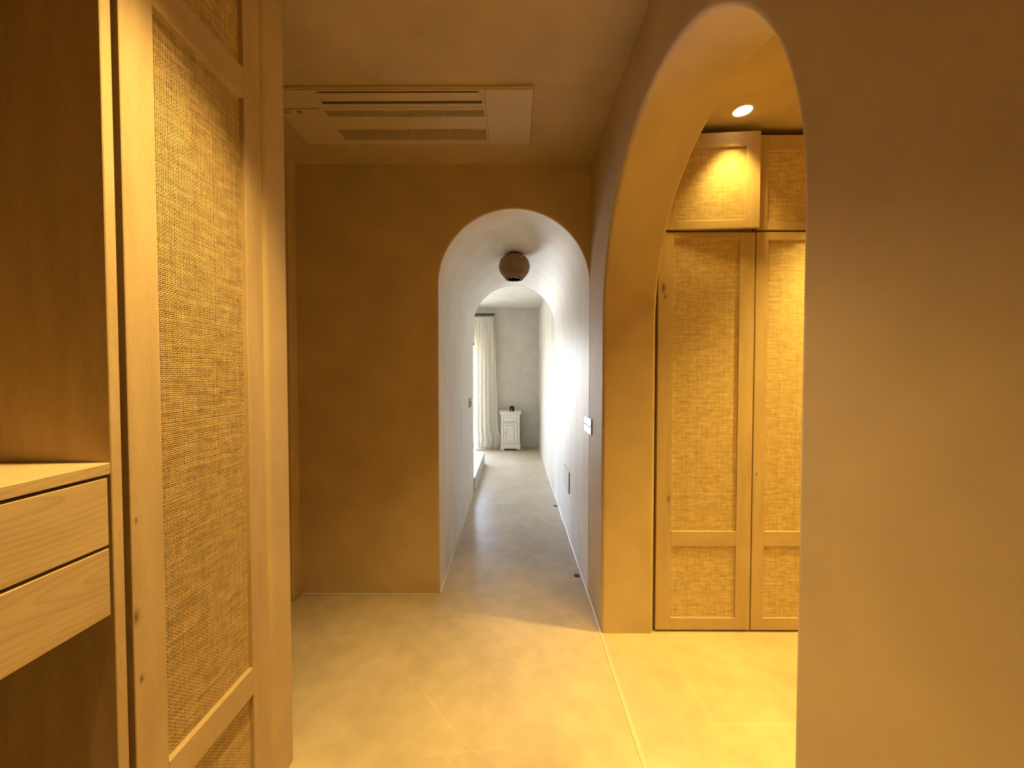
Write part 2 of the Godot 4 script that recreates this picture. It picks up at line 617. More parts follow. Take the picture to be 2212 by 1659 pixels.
func shell() -> void:
	# floor: one slab; texture laid in metres
	var g := Geo.new()
	var fs := [[-3.6, 3.0, -2.0, 4.0], [-3.6, 3.0, 4.0, 7.75]]
	for f in fs:
		var q := [Vector2(f[0], f[2]), Vector2(f[1], f[2]), Vector2(f[1], f[3]), Vector2(f[0], f[3])]
		var p := []
		var uv := []
		for k in q:
			p.append(V(k.x, 0.0, k.y))
			uv.append(Vector2((k.x + 1.6) / 4.0, (k.y + 1.0) / 4.0))
		g.tri(p[0], p[1], p[2], Vector3.UP, uv[0], uv[1], uv[2])
		g.tri(p[0], p[2], p[3], Vector3.UP, uv[0], uv[2], uv[3])
	var lo := V(-3.6, -0.2, -2.0)
	var hi := V(3.0, -0.2, 7.75)
	g.quad(V(-3.6, -0.2, -2), V(3, -0.2, -2), V(3, -0.2, 7.75), V(-3.6, -0.2, 7.75), Vector3.DOWN)
	g.quad(V(-3.6, -0.2, -2), V(3, -0.2, -2), V(3, 0, -2), V(-3.6, 0, -2), Vector3.BACK)
	g.quad(V(-3.6, -0.2, 7.75), V(3, -0.2, 7.75), V(3, 0, 7.75), V(-3.6, 0, 7.75), Vector3.FORWARD)
	g.quad(V(-3.6, -0.2, -2), V(-3.6, -0.2, 7.75), V(-3.6, 0, 7.75), V(-3.6, 0, -2), Vector3.LEFT)
	g.quad(V(3, -0.2, -2), V(3, -0.2, 7.75), V(3, 0, 7.75), V(3, 0, -2), Vector3.RIGHT)
	struct("floor", g.mesh(), M.floor, Vector3.ZERO, "polished beige micro-cement floor running through hall, closet and passage")

	# the side wall with the big arch
	g = Geo.new()
	arched(g, -1.75, DB, CEIL + 0.1, ARCH_D, ARCH_R, ARCH_Y, XC - XW, 0.018, func(s, y, k): return V(XW + k, y, s))
	g.quad(V(XW, 0, -1.75), V(XC, 0, -1.75), V(XC, 2.8, -1.75), V(XW, 2.8, -1.75), Vector3.BACK)
	g.quad(V(XW, 2.8, -1.75), V(XC, 2.8, -1.75), V(XC, 2.8, DB), V(XW, 2.8, DB), Vector3.UP)
	struct("wall_right", g.mesh(), M.plaster, Vector3.ZERO, "plastered wall with the large round-headed opening to the closet")

	# the end wall of the hall and the vaulted passage behind it
	g = Geo.new()
	arched(g, -1.62, XW, CEIL + 0.1, 0.0, VR, VY, DE - DB, 0.010, func(s, y, k): return V(s, y, DB + k), true, false, false)
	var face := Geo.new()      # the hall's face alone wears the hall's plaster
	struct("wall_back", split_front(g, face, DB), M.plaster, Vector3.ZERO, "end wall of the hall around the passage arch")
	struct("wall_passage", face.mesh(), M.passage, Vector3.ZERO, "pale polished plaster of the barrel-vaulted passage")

	# the far room's near wall, seen from its own side
	g = Geo.new()
	arched(g, -3.55, XW, CEIL_FAR + 0.1, 0.0, VR, VY, 0.02, 0.002, func(s, y, k): return V(s, y, DE + 0.012 - k), true, false, false)
	struct("wall_front", g.mesh(), M.far)

	# left of the hall: jamb beside the cane door, recess, stub
	struct("wall_left", rounded_post(-1.42, XF, 1.2535, 1.387, CEIL + 0.02, 0.030, 0.012), M.plaster, Vector3.ZERO, "narrow plastered wall end beside the cane door")
	struct_span("wall_left_recess", Vector3(-1.62, 0, 1.30), Vector3(-1.46, CEIL + 0.05, DB + 0.05), M.plaster)
	struct_span("wall_left_stub", Vector3(-1.50, 0, 2.372), Vector3(-1.356, CEIL + 0.05, DB + 0.05), M.plaster, 0.006)
	struct_span("wall_left_behind", Vector3(-1.62, 0, -1.75), Vector3(-1.42, CEIL + 0.05, 1.32), M.plaster)
	struct_span("wall_rear", Vector3(-1.62, 0, -1.78), Vector3(2.6, CEIL + 0.05, -1.60), M.plaster)

	# closet
	struct_span("wall_closet_far", Vector3(XC - 0.01, 0, 2.72), Vector3(2.6, CEIL + 0.05, 2.9), M.plaster)
	struct_span("wall_closet_side", Vector3(2.4, 0, -1.7), Vector3(2.6, CEIL + 0.05, 2.8), M.plaster)
	struct_span("wall_closet_stub", Vector3(XW + 0.01, 0, DB), Vector3(XC, CEIL + 0.05, 2.80), M.plaster)
	# the hidden back of the passage walls
	struct_span("wall_passage_outer", Vector3(0.62, 0, 2.8), Vector3(0.75, CEIL + 0.05, DE + 0.05), M.plaster)

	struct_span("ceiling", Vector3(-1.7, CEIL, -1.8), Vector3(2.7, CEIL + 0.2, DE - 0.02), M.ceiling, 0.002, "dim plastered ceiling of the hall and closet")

	# far room
	struct_span("ceiling_far", Vector3(-3.7, CEIL_FAR, DE - 0.02), Vector3(0.8, CEIL_FAR + 0.25, DF + 0.35), M.far_ceiling, 0.002)
	struct_span("wall_far_right", Vector3(XW, 0, DE - 0.01), Vector3(XW + 0.25, CEIL_FAR + 0.05, DF + 0.3), M.far, 0.002)
	struct_span("wall_far_left", Vector3(-3.7, 0, DE - 0.1), Vector3(-3.5, CEIL_FAR + 0.05, DF + 0.3), M.far)
	# end wall with the window opening x -2.5..-0.70, y 0.02..1.98
	var wx0 := -3.3
	var wx1 := -0.70
	var wy := 2.0
	struct_span("wall_far", Vector3(wx1, 0, DF), Vector3(XW + 0.02, CEIL_FAR + 0.05, DF + 0.25), M.far, 0.004, "grey-beige end wall of the bright room")
	struct_span("wall_far_lintel", Vector3(wx0, wy, DF), Vector3(wx1 + 0.004, CEIL_FAR + 0.05, DF + 0.25), M.far, 0.004)
	struct_span("wall_far_side", Vector3(-3.6, 0, DF), Vector3(wx0, CEIL_FAR + 0.05, DF + 0.25), M.far)

	# window: dark frame with two glazed leaves
	var w := thing("window_1", "tall glazed door with dark frame partly behind the white curtain", "window", V((wx0 + wx1) * 0.5, 0, DF + 0.12))
	w.set_meta("kind", "structure")
	for x in [wx0 + 0.03, wx1 - 0.03]:
		put_span("frame", Vector3(x - 0.028, 0.0, DF + 0.09), Vector3(x + 0.028, wy, DF + 0.15), M.bronze, w)
	put_span("frame", Vector3(wx0 + 0.058, wy - 0.05, DF + 0.09), Vector3(wx1 - 0.058, wy, DF + 0.15), M.bronze, w)
	put_span("frame", Vector3(wx0 + 0.058, 0.0, DF + 0.09), Vector3(wx1 - 0.058, 0.04, DF + 0.15), M.bronze, w)
	var xm := (wx0 + wx1) * 0.5
	put_span("mullion", Vector3(xm - 0.03, 0.04, DF + 0.09), Vector3(xm + 0.03, wy - 0.05, DF + 0.15), M.bronze, w)
	put_span("pane", Vector3(wx0 + 0.058, 0.04, DF + 0.118), Vector3(xm - 0.03, wy - 0.05, DF + 0.122), M.glass, w, 0.0002)
	put_span("pane", Vector3(xm + 0.03, 0.04, DF + 0.118), Vector3(wx1 - 0.058, wy - 0.05, DF + 0.122), M.glass, w, 0.0002)

	struct_span("terrace_ground", Vector3(-14, -0.25, DF + 0.3), Vector3(12, -0.05, DF + 26), M.terrace)

	# step at the left of the far room
	struct_span("step", Vector3(-3.5, 0, DE + 0.03), Vector3(-0.457, 0.174, 6.10), M.stone, 0.006, "low plastered step in the bright room, its top in daylight")

	# threshold joint in the floor below the big arch, and the sealing beads along the passage
	struct("trim_1", ragged_strip(XW - 0.012, XW + 0.004, 0.66, 2.075, 0.003), M.joint, Vector3.ZERO, "pale floor joint under the large arch")
	struct("trim_2", bead(XW, -1, 2.06, DF), M.bead, Vector3.ZERO, "thin white sealing bead along the passage wall")
	struct("trim_3", bead(-VR, 1, DB + 0.02, DE - 0.3), M.bead)
	struct_span("trim_4", Vector3(-1.35, 0, DB - 0.005), Vector3(-0.485, 0.006, DB + 0.002), M.bead, 0.002)


# takes the triangles on the plane d = at (within the rounding) out of g; the rest goes to "rest"
func split_front(g: Geo, rest: Geo, at: float) -> ArrayMesh:
	var f := Geo.new()
	for k in range(0, g.v.size(), 3):
		var near: bool = absf(-g.v[k].z - at) < 0.0105 and absf(-g.v[k + 1].z - at) < 0.0105 and absf(-g.v[k + 2].z - at) < 0.0105
		var to := f if near else rest
		for m in 3:
			to.v.append(g.v[k + m])
			to.n.append(g.n[k + m])
			to.t.append(g.t[k + m])
	return f.mesh()


func rounded_post(x0: float, x1: float, d0: float, d1: float, h: float, rn: float, rf: float) -> ArrayMesh:
	var ring := []
	ring.append([Vector2(x0, d1), Vector2(0, 1)])
	for k in 9:
		var a := PI * 0.5 - PI * 0.5 * k / 8.0
		ring.append([Vector2(x1 - rf + rf * cos(a), d1 - rf + rf * sin(a)), Vector2(cos(a), sin(a))])
	for k in 9:
		var a := -PI * 0.5 * k / 8.0
		ring.append([Vector2(x1 - rn + rn * cos(a), d0 + rn + rn * sin(a)), Vector2(cos(a), sin(a))])
	ring.append([Vector2(x0, d0), Vector2(0, -1)])
	var g := Geo.new()
	for k in ring.size() - 1:
		var p: Vector2 = ring[k][0]
		var q: Vector2 = ring[k + 1][0]
		var np: Vector2 = ring[k][1]
		var nq: Vector2 = ring[k + 1][1]
		g.squad([V(p.x, 0, p.y), V(q.x, 0, q.y), V(q.x, h, q.y), V(p.x, h, p.y)], [V(np.x, 0, np.y), V(nq.x, 0, nq.y), V(nq.x, 0, nq.y), V(np.x, 0, np.y)])
	return g.mesh()


func bead(x: float, side: int, d0: float, d1: float) -> ArrayMesh:
	var g := Geo.new()
	var n := 60
	var r := RandomNumberGenerator.new()
	r.seed = 5 + side
	var w := []
	for k in n + 1:
		w.append(r.randf_range(0.004, 0.008))
	for k in n:
		var a := lerpf(d0, d1, float(k) / n)
		var b := lerpf(d0, d1, float(k + 1) / n)
		g.quad(V(x + side * w[k], 0.0005, a), V(x + side * w[k + 1], 0.0005, b), V(x, w[k + 1], b), V(x, w[k], a), Vector3(side, 1, 0))
	return g.mesh()


func ragged_strip(x0: float, x1: float, d0: float, d1: float, h: float) -> ArrayMesh:
	var g := Geo.new()
	var n := 90
	var r := RandomNumberGenerator.new()
	r.seed = 9
	var e := []
	var wob := 0.0
	for k in n + 1:
		wob = wob * 0.85 + r.randf_range(-0.0008, 0.0008)
		e.append([x0 + wob + r.randf_range(-0.0006, 0.0006), x1 + wob * 0.5 + r.randf_range(-0.001, 0.001)])
	for k in n:
		var a := lerpf(d0, d1, float(k) / n)
		var b := lerpf(d0, d1, float(k + 1) / n)
		g.quad(V(e[k][0], h, a), V(e[k + 1][0], h, b), V(e[k + 1][1], h * 0.6, b), V(e[k][1], h * 0.6, a), Vector3.UP)
		g.quad(V(e[k][0] - 0.001, -0.001, a), V(e[k + 1][0] - 0.001, -0.001, b), V(e[k + 1][0], h, b), V(e[k][0], h, a), Vector3(-1, 0.3, 0))
		g.quad(V(e[k][1] + 0.002, -0.001, a), V(e[k + 1][1] + 0.002, -0.001, b), V(e[k + 1][1], h * 0.6, b), V(e[k][1], h * 0.6, a), Vector3(1, 0.6, 0))
	return g.mesh()


# -------------------------------------------------------------------- oak and cane units at the left
func cabinets_at_left() -> void:
	var low := -0.06
	# open unit with counter and drawers
	var u := thing("open_cabinet", "open oak cabinet with counter and two plain drawers beside the cane door", "cabinet", V(-1.08, 0, 0.36))
	put_span("side_panel", Vector3(-1.39, 0.0, 0.769), Vector3(XF, 2.66, 0.791), M.oak, u)
	put_span("side_panel", Vector3(-1.39, 0.0, low), Vector3(XF, 2.66, low + 0.022), M.oak, u)
	put_span("back_panel", Vector3(-1.40, 0.0, low), Vector3(-1.39, 2.66, 0.791), M.oak, u)
	put_span("top_panel", Vector3(-1.39, 2.638, low + 0.022), Vector3(XF, 2.66, 0.769), M.oak, u, 0.0015, 2)
	put_span("counter", Vector3(-1.39, 1.202, low + 0.022), Vector3(XF, 1.2245, 0.7685), M.oak_flat, u, 0.0015, 2)
	for k in [[1.062, 1.196], [0.922, 1.0555]]:
		var dr := holder("drawer", u, V(-1.0, k[0], 0.36))
		put_span("drawer_front", Vector3(XF - 0.021, k[0], low + 0.027), Vector3(XF - 0.001, k[1], 0.763), M.oak_flat, dr, 0.0015, 2)
		put_span("drawer_box", Vector3(-1.36, k[0] + 0.012, low + 0.035), Vector3(XF - 0.0215, k[1] - 0.012, 0.756), M.backing, dr)

	# tall cane-fronted unit
	var c := thing("tall_cabinet", "tall oak cabinet door with three woven cane panels next to the plastered wall end", "cabinet", V(-1.1, 0, 1.02))
	var d0 := 0.806
	var d1 := 1.251
	put_span("carcass_side", Vector3(-1.39, 0.0, d0 + 0.001), Vector3(XF - 0.03, 2.66, d0 + 0.020), M.oak, c)
	put_span("carcass_side", Vector3(-1.39, 0.0, d1 - 0.020), Vector3(XF - 0.04, 2.66, d1 - 0.001), M.oak, c)
	put_span("carcass_back", Vector3(-1.40, 0.0, d0), Vector3(-1.39, 2.66, d1), M.oak, c)
	put_span("carcass_top", Vector3(-1.39, 2.64, d0 + 0.02), Vector3(XF - 0.03, 2.66, d1 - 0.02), M.oak, c)
	var door := holder("door", c, V(XF, 0, 1.02))
	var s0 := 0.883            # cane between the stiles
	var s1 := 1.176
	var kt := oak(128, 1536, 0.078, 2.7, 111, 0.0, [[0.062, 0.735, 0.004], [0.071, 0.875, 0.007], [0.066, 1.08, 0.003]])
	var knotty := wood_material(kt, 0.078, 2.7)
	# texture v starts at the bottom end of the stile
	var st := cbox(Vector3(0.024, 2.645, s0 - d0), 0.0015, 1, Vector2((s0 - d0) * 0.5, 2.645 * 0.5))
	put("stile", st, knotty, door, V(XF - 0.012, 2.645 * 0.5 + 0.01, (s0 + d0) * 0.5))
	put_span("stile", Vector3(XF - 0.024, 0.01, s1), Vector3(XF, 2.655, d1), M.oak, door)
	var rails := [[0.01, 0.075], [0.415, 0.499], [2.216, 2.306], [2.575, 2.655]]
	for k in rails:
		put_span("rail", Vector3(XF - 0.024, k[0], s0), Vector3(XF, k[1], s1), M.oak, door, 0.0015, 2)
	put_span("backing_board", Vector3(XF - 0.030, 0.03, d0 + 0.022), Vector3(XF - 0.025, 2.64, d1 - 0.022), M.backing, door)
	for k in 3:
		var y0: float = rails[k][1]
		var y1: float = rails[k + 1][0]
		var mesh := webbing(s1 - s0 + 0.004, y1 - y0 + 0.004, 0.0046, 0.275, 200 + k, Color(0.66, 0.49, 0.27))
		var cp := put("cane_panel", mesh, M.cane, door, V(XF - 0.014, (y0 + y1) * 0.5, (s0 + s1) * 0.5))
		cp.rotation_degrees.y = 90.0
		cp.set_meta("kind", "stuff")


# -------------------------------------------------------------------- wardrobes in the closet
# door in its own plane: x from the hinge edge, y up, front at z = 0; panes is a list of [y0, y1]
func cane_door(parent: Node3D, hinge: Vector3, w: float, y0: float, y1: float, panes: Array, left: float, right: float, seed_: int, knots := []) -> Node3D:
	var d := Node3D.new()
	d.name = numbered("door", parent)
	parent.add_child(d, true)
	d.position = hinge - parent.global_position
	var t := 0.022
	var mat: Material = M.oak
	var h := y1 - y0
	if knots.size():
		mat = wood_material(oak(128, 1024, left + 0.004, h + 0.02, seed_ + 60, 0.0, knots), left + 0.004, h + 0.02)
		put("stile", cbox(Vector3(left, h, t), 0.0015, 1, Vector2(left * 0.5, h * 0.5)), mat, d, hinge + Vector3(left * 0.5, h * 0.5, -t * 0.5))
	else:
		put("stile", cbox(Vector3(left, h, t), 0.0015, 1, Vector2(rng.randf(), rng.randf())), M.oak, d, hinge + Vector3(left * 0.5, h * 0.5, -t * 0.5))
	put("stile", cbox(Vector3(right, h, t), 0.0015, 1, Vector2(rng.randf(), rng.randf())), M.oak, d, hinge + Vector3(w - right * 0.5, h * 0.5, -t * 0.5))
	var inner := w - left - right
	var cx := left + inner * 0.5
	var edges := [y0]
	for p in panes:
		edges.append(p[0])
		edges.append(p[1])
	edges.append(y1)
	for k in range(0, edges.size(), 2):
		var a: float = edges[k]
		var b: float = edges[k + 1]
		put("rail", cbox(Vector3(inner, b - a, t), 0.0015, 0, Vector2(rng.randf(), rng.randf())), M.oak, d, hinge + Vector3(cx, (a + b) * 0.5 - y0, -t * 0.5))
	put("backing_board", cbox(Vector3(w - 0.02, h - 0.02, 0.004), 0.0005), M.backing, d, hinge + Vector3(w * 0.5, h * 0.5, -t - 0.003))
	for k in panes.size():
		var a: float = panes[k][0]
		var b: float = panes[k][1]
		var mesh := webbing(inner + 0.004, b - a + 0.004, 0.0046, 0.41, seed_ + k, Color(0.72, 0.545, 0.29))
		var cp := put("cane_panel", mesh, M.cane, d, hinge + Vector3(cx, (a + b) * 0.5 - y0, -0.010))
		cp.set_meta("kind", "stuff")
	return d


func carcass(parent: Node3D, x0: float, x1: float, y0: float, y1: float) -> void:
	var f := 2.093 + 0.030
	put_span("carcass_side", Vector3(x0, y0, f), Vector3(x0 + 0.018, y1, 2.70), M.oak, parent)
	put_span("carcass_side", Vector3(x1 - 0.018, y0, f), Vector3(x1, y1, 2.70), M.oak, parent)
	put_span("carcass_shelf", Vector3(x0 + 0.018, y0, f), Vector3(x1 - 0.018, y0 + 0.018, 2.70), M.oak, parent, 0.0015, 0)
	put_span("carcass_shelf", Vector3(x0 + 0.018, y1 - 0.018, f), Vector3(x1 - 0.018, y1, 2.70), M.oak, parent, 0.0015, 0)
	put_span("carcass_back", Vector3(x0 + 0.018, y0 + 0.018, 2.69), Vector3(x1 - 0.018, y1 - 0.018, 2.70), M.oak, parent)


func wardrobes() -> void:
	var x := [[0.768, 1.2775], [1.2835, 1.783]]
	var tall := ["tall oak wardrobe with cane door, seen whole through the arch next to its far jamb", "tall oak wardrobe with cane door, half hidden by the near side of the arch"]
	var small := ["small oak upper cupboard with its cane door slightly ajar, under the ceiling light", "small oak upper cupboard with closed cane door, half hidden by the arch"]
	for k in 2:
		var x0: float = x[k][0]
		var x1: float = x[k][1]
		var xm := (x0 + x1) * 0.5
		var t := thing("wardrobe", tall[k], "wardrobe", V(xm, 0, 2.40), "oak and cane wardrobes in the closet")
		carcass(t, x0, x1, 0.006, 2.148)
		var knots := [[0.026, 1.845, 0.010], [0.036, 1.80, 0.005], [0.064, 0.715, 0.007]] if k == 0 else [[0.020, 0.85, 0.004]]
		# left stile shown as far as x 0.849
		cane_door(t, V(x0, 0.012, 2.093), x1 - x0, 0.012, 2.150, [[0.078, 0.471], [0.552, 2.118 if k == 0 else 2.108]], 0.081 if k == 0 else 0.064, 0.080, 300 + k * 10, knots)
		var s := thing("upper_cupboard", small[k], "cupboard", V(xm, 2.156, 2.40), "oak and cane upper cupboards in the closet")
		carcass(s, x0, x1, 2.162, 2.656)
		var dd := cane_door(s, V(x0, 2.162, 2.093), x1 - x0, 2.162, 2.656, [[2.205, 2.582 if k == 0 else 2.574]], 0.081 if k == 0 else 0.056, 0.070, 340 + k * 10)
		if k == 0:
			dd.rotation_degrees.y = -4.2


# -------------------------------------------------------------------- downlights
func downlight(at: Vector3, energy: float, angle: float, blend: float, tint: Vector3, label: String) -> void:
	var t := thing("downlight", label, "downlight", at, "round recessed ceiling downlights")
	put("trim_ring", lathe([Vector2(RING - 0.003, -0.0015), Vector2(RING - 0.002, -0.004), Vector2(RING + 0.004, -0.004), Vector2(RING + 0.007, -0.002), Vector2(RING + 0.008, 0.001)], 40), M.white, t, at)
	put("lens", lathe([Vector2(0.0001, -0.0018), Vector2(RING * 0.5, -0.0018), Vector2(RING - 0.0025, -0.0016)], 40), M.glow, t, at)
	var l := SpotLight3D.new()
	l.name = "lamp"
	l.light_color = lin(tint.x, tint.y, tint.z)
	l.light_energy = energy
	l.light_size = 0.035
	l.spot_range = 12.0
	l.spot_attenuation = 2.0
	l.spot_angle = angle
	l.spot_angle_attenuation = blend
	l.shadow_enabled = true
	l.rotation_degrees.x = -90.0
	l.position = Vector3(0, -0.02, 0)
	t.add_child(l)


func downlights() -> void:
	downlight(V(LAMP_X, CEIL, LAMP_D), 1.2, 44.0, 1.0, AMBER, "lit round downlight in the closet ceiling in front of the cupboards")
	downlight(V(LAMP_X, CEIL, 1.05), 2.3, 48.0, 0.8, AMBER, "round downlight in the closet ceiling, the next one along the row")
	downlight(V(LAMP_X, CEIL, 0.13), 3.9, 48.0, 0.8, AMBER, "round downlight at the near end of the closet ceiling")
	downlight(V(1.98, CEIL, 1.72), 8.0, 50.0, 0.8, AMBER, "round downlight in the closet ceiling towards its outer wall")
	downlight(V(-0.40, CEIL, 0.82), 6.4, 43.0, 1.0, WARM, "round downlight in the hall ceiling above the cane door")
	downlight(V(-0.45, CEIL, -0.90), 1.1, 50.0, 0.8, WARM, "round downlight in the hall ceiling behind the oak drawers")


# -------------------------------------------------------------------- ceiling air conditioner
func air_conditioner() -> void:
	var y := 2.68
	var x0 := -1.147
	var x1 := 0.091
	var a := -0.930
	var b := -0.136
	var d0 := 1.790
	var d1 := 2.212
	var t := thing("air_conditioner", "wide flush ceiling air conditioner with flap and two slatted grilles", "air conditioner", V((x0 + x1) * 0.5, y, (d0 + d1) * 0.5))
	# the flange against the ceiling, the two end panels and the middle panel around its openings
	put_span("flange", Vector3(x0, y + 0.006, d0), Vector3(x1, CEIL + 0.01, d1), M.panel, t, 0.003)
	put_span("end_panel", Vector3(x0 + 0.002, y, d0 + 0.004), Vector3(a - 0.0015, y + 0.008, d1 - 0.002), M.panel, t, 0.002)
	put_span("end_panel", Vector3(b + 0.0015, y, d0 + 0.004), Vector3(x1 - 0.003, y + 0.008, d1 - 0.002), M.panel, t, 0.002)
	var g := Geo.new()
	var bars := [[a, b, d0 + 0.004, 1.803], [a, -0.906, 1.803, 1.886], [-0.150, b, 1.803, 1.886], [a, b, 1.886, 1.909],
		[a, b, 1.912, 1.931], [a, -0.922, 1.931, 1.978], [-0.147, b, 1.931, 1.978], [a, b, 1.978, 2.078], [a, -0.922, 2.078, 2.173], [-0.147, b, 2.078, 2.173], [a, b, 2.173, d1 - 0.002]]
	for k in bars:
		var lo := V(k[0], y, k[3])
		var hi := V(k[1], y + 0.008, k[2])
		cbox(hi - lo, 0.0008, 1, Vector2.ZERO, g, (lo + hi) * 0.5)
	put("front_panel", g.mesh(), M.panel, t, Vector3.ZERO)
	# air outlet: dark throat and a flap
	put_span("outlet", Vector3(-0.906, y + 0.0062, 1.803), Vector3(-0.150, y + 0.0075, 1.886), M.gap, t, 0.0002)
	put_span("outlet_lip", Vector3(-0.906, y + 0.002, 1.876), Vector3(-0.150, y + 0.0061, 1.886), M.vent, t, 0.0002)
	put_span("flap", Vector3(-0.893, y - 0.006, 1.806), Vector3(-0.160, y - 0.002, 1.852), M.panel, t, 0.001)
	# grilles
	for k in [[1.931, 1.978, 5], [2.078, 2.173, 10]]:
		var gr := holder("grille", t, V((a + b) * 0.5, y, k[0]))
		put_span("grille_back", Vector3(-0.922, y + 0.0052, k[0]), Vector3(-0.147, y + 0.006, k[1]), M.vent, gr, 0.0002)
		var n: int = k[2]
		var step: float = (k[1] - k[0]) / n
		var w := 0.775 / 4.0
		var slat := cbox(Vector3(w - 0.003, 0.004, step * 0.36), 0.0004)
		for i in n:
			for s in 4:
				put("slat", slat, M.panel, gr, V(-0.922 + w * (s + 0.5), y + 0.0028, k[0] + step * (i + 0.5)))
		for s in 3:
			put_span("divider", Vector3(-0.922 + w * (s + 1) - 0.0015, y + 0.0004, k[0]), Vector3(-0.922 + w * (s + 1) + 0.0015, y + 0.005, k[1]), M.panel, gr, 0.0003)
	# receiver strip on the end panel
	var rc := holder("receiver", t, V(-1.0, y, 1.92))
	put_span("receiver_strip", Vector3(x0 + 0.004, y - 0.006, 1.914), Vector3(a - 0.010, y, 1.950), M.panel, rc, 0.002)
	put_span("receiver_eye", Vector3(-1.056, y - 0.0068, 1.922), Vector3(-1.030, y - 0.005, 1.942), M.slat, rc, 0.0005)
	put_span("receiver_eye", Vector3(-1.120, y - 0.0068, 1.927), Vector3(-1.085, y - 0.005, 1.936), M.slat, rc, 0.0005)


# -------------------------------------------------------------------- things in the passage
func switch_plate(called: String, label: String, wall_x: float, side: float, d0: float, d1: float, y0: float, y1: float) -> void:
	var t := thing(called, label, "switch", V(wall_x, y0, (d0 + d1) * 0.5))
	put_span("plate", Vector3(wall_x, y0, d0), Vector3(wall_x + side * 0.007, y1, d1), M.nickel, t, 0.0008)
	put_span("back_box", Vector3(wall_x - side * 0.002, y0 + 0.004, d0 - 0.001), Vector3(wall_x + side * 0.005, y1 - 0.004, d0 + 0.0005), M.bronze, t, 0.0003)
	put_span("edge", Vector3(wall_x, y0, d0 - 0.0012), Vector3(wall_x + side * 0.0065, y1, d0 + 0.0006), M.bronze, t, 0.0003)
	for k in 3:
		var d := lerpf(d0, d1, (k + 0.5) / 3.0)
		put_span("toggle", Vector3(wall_x + side * 0.004, (y0 + y1) * 0.5 - 0.002, d - 0.004), Vector3(wall_x + side * 0.019, (y0 + y1) * 0.5 + 0.002, d + 0.004), M.bronze, t, 0.001)


func passage_things() -> void:
	switch_plate("switch_plate", "polished metal plate with three toggle switches on the brightly lit passage wall", XW, -1.0, 2.362, 2.590, 1.029, 1.127)
	switch_plate("switch_plate", "narrow metal switch plate on the passage wall near the curtain", -VR, 1.0, 4.08, 4.32, 1.043, 1.143)
	var bp := thing("access_plate", "plain pale cover plate low on the passage wall below the switches", "cover plate", V(XW, 0.385, 3.455))
	put_span("plate", Vector3(XW - 0.009, 0.385, 3.292), Vector3(XW + 0.002, 0.570, 3.62), M.paint, bp, 0.001)
	put_span("edge", Vector3(XW - 0.0085, 0.386, 3.290), Vector3(XW + 0.002, 0.566, 3.2922), M.bronze, bp, 0.0003)

	var labels := ["round dark floor light sunk in the passage floor, nearer to the hall", "round dark floor light sunk in the passage floor, farther from the hall"]
	var spots := [V(0.437, 0, 2.682), V(0.442, 0, 4.12)]
	for k in 2:
		var f := thing("floor_light", labels[k], "floor light", spots[k], "dark floor lights along the passage wall")
		put("ring", lathe([Vector2(0.0135, 0.002), Vector2(0.015, 0.004), Vector2(0.019, 0.004), Vector2(0.022, 0.0005)], 28), M.bronze, f, spots[k])
		put("lens", lathe([Vector2(0.0001, 0.0026), Vector2(0.0138, 0.0022)], 28), M.black, f, spots[k])

	# woven lamp under the vault
	var at := V(0.004, 2.206, 3.36)
	var t := thing("ceiling_lamp", "round woven wicker ceiling lamp hanging under the pale vault", "ceiling lamp", at)
	var pr := []           # outline of the basket: radius at height
	var shape := [[0.069, 0.006], [0.092, 0.029], [0.115, 0.062], [0.127, 0.099], [0.127, 0.121], [0.115, 0.159], [0.092, 0.186], [0.064, 0.203]]
	var cv := Curve2D.new()
	for s in shape:
		cv.add_point(Vector2(s[0], s[1]))
	var total := cv.get_baked_length()
	var coils := 30
	var g := Geo.new()
	var spokes := 40
	var sides := 120
	for c in coils:
		var p := cv.sample_baked(total * (c + 0.5) / coils)
		var thick := total / coils * 0.52
		var pts := []
		for s in sides + 1:
			var a := TAU * s / sides
			var wav := 0.0035 * (1.0 if c % 2 == 0 else -1.0) * sin(a * spokes * 0.5)
			pts.append([a, p.x + wav])
		for s in sides:
			for q in 6:
				var b0 := TAU * q / 6.0
				var b1 := TAU * (q + 1) / 6.0
				var v4 := []
				var n4 := []
				for e in [[s, b0], [s + 1, b0], [s + 1, b1], [s, b1]]:
					var a: float = pts[e[0]][0]
					var rr: float = pts[e[0]][1] + cos(e[1]) * thick * 0.7
					v4.append(Vector3(cos(a) * rr, p.y + sin(e[1]) * thick, sin(a) * rr))
					n4.append(Vector3(cos(a) * cos(e[1]), sin(e[1]), sin(a) * cos(e[1])))
				g.squad(v4, n4)
	var weave := put("woven_shade", g.mesh(), M.wicker, t, at)
	weave.set_meta("kind", "stuff")
	put("liner", lathe([Vector2(0.060, 0.004), Vector2(0.108, 0.062), Vector2(0.121, 0.110), Vector2(0.108, 0.159), Vector2(0.058, 0.200)], 32), M.gap, t, at)
	g = Geo.new()
	for s in 22:
		var a := TAU * s / 22.0
		cbox(Vector3(0.017, 0.012, 0.017), 0.004, 1, Vector2.ZERO, g, Vector3(cos(a) * 0.066, 0.003 + 0.002 * (s % 2), sin(a) * 0.066))
	put("braided_rim", g.mesh(), M.bronze, t, at)
	put("canopy", lathe([Vector2(0.0001, 0.196), Vector2(0.054, 0.198), Vector2(0.058, 0.206), Vector2(0.056, 0.222), Vector2(0.0001, 0.224)], 32), M.bronze, t, at)


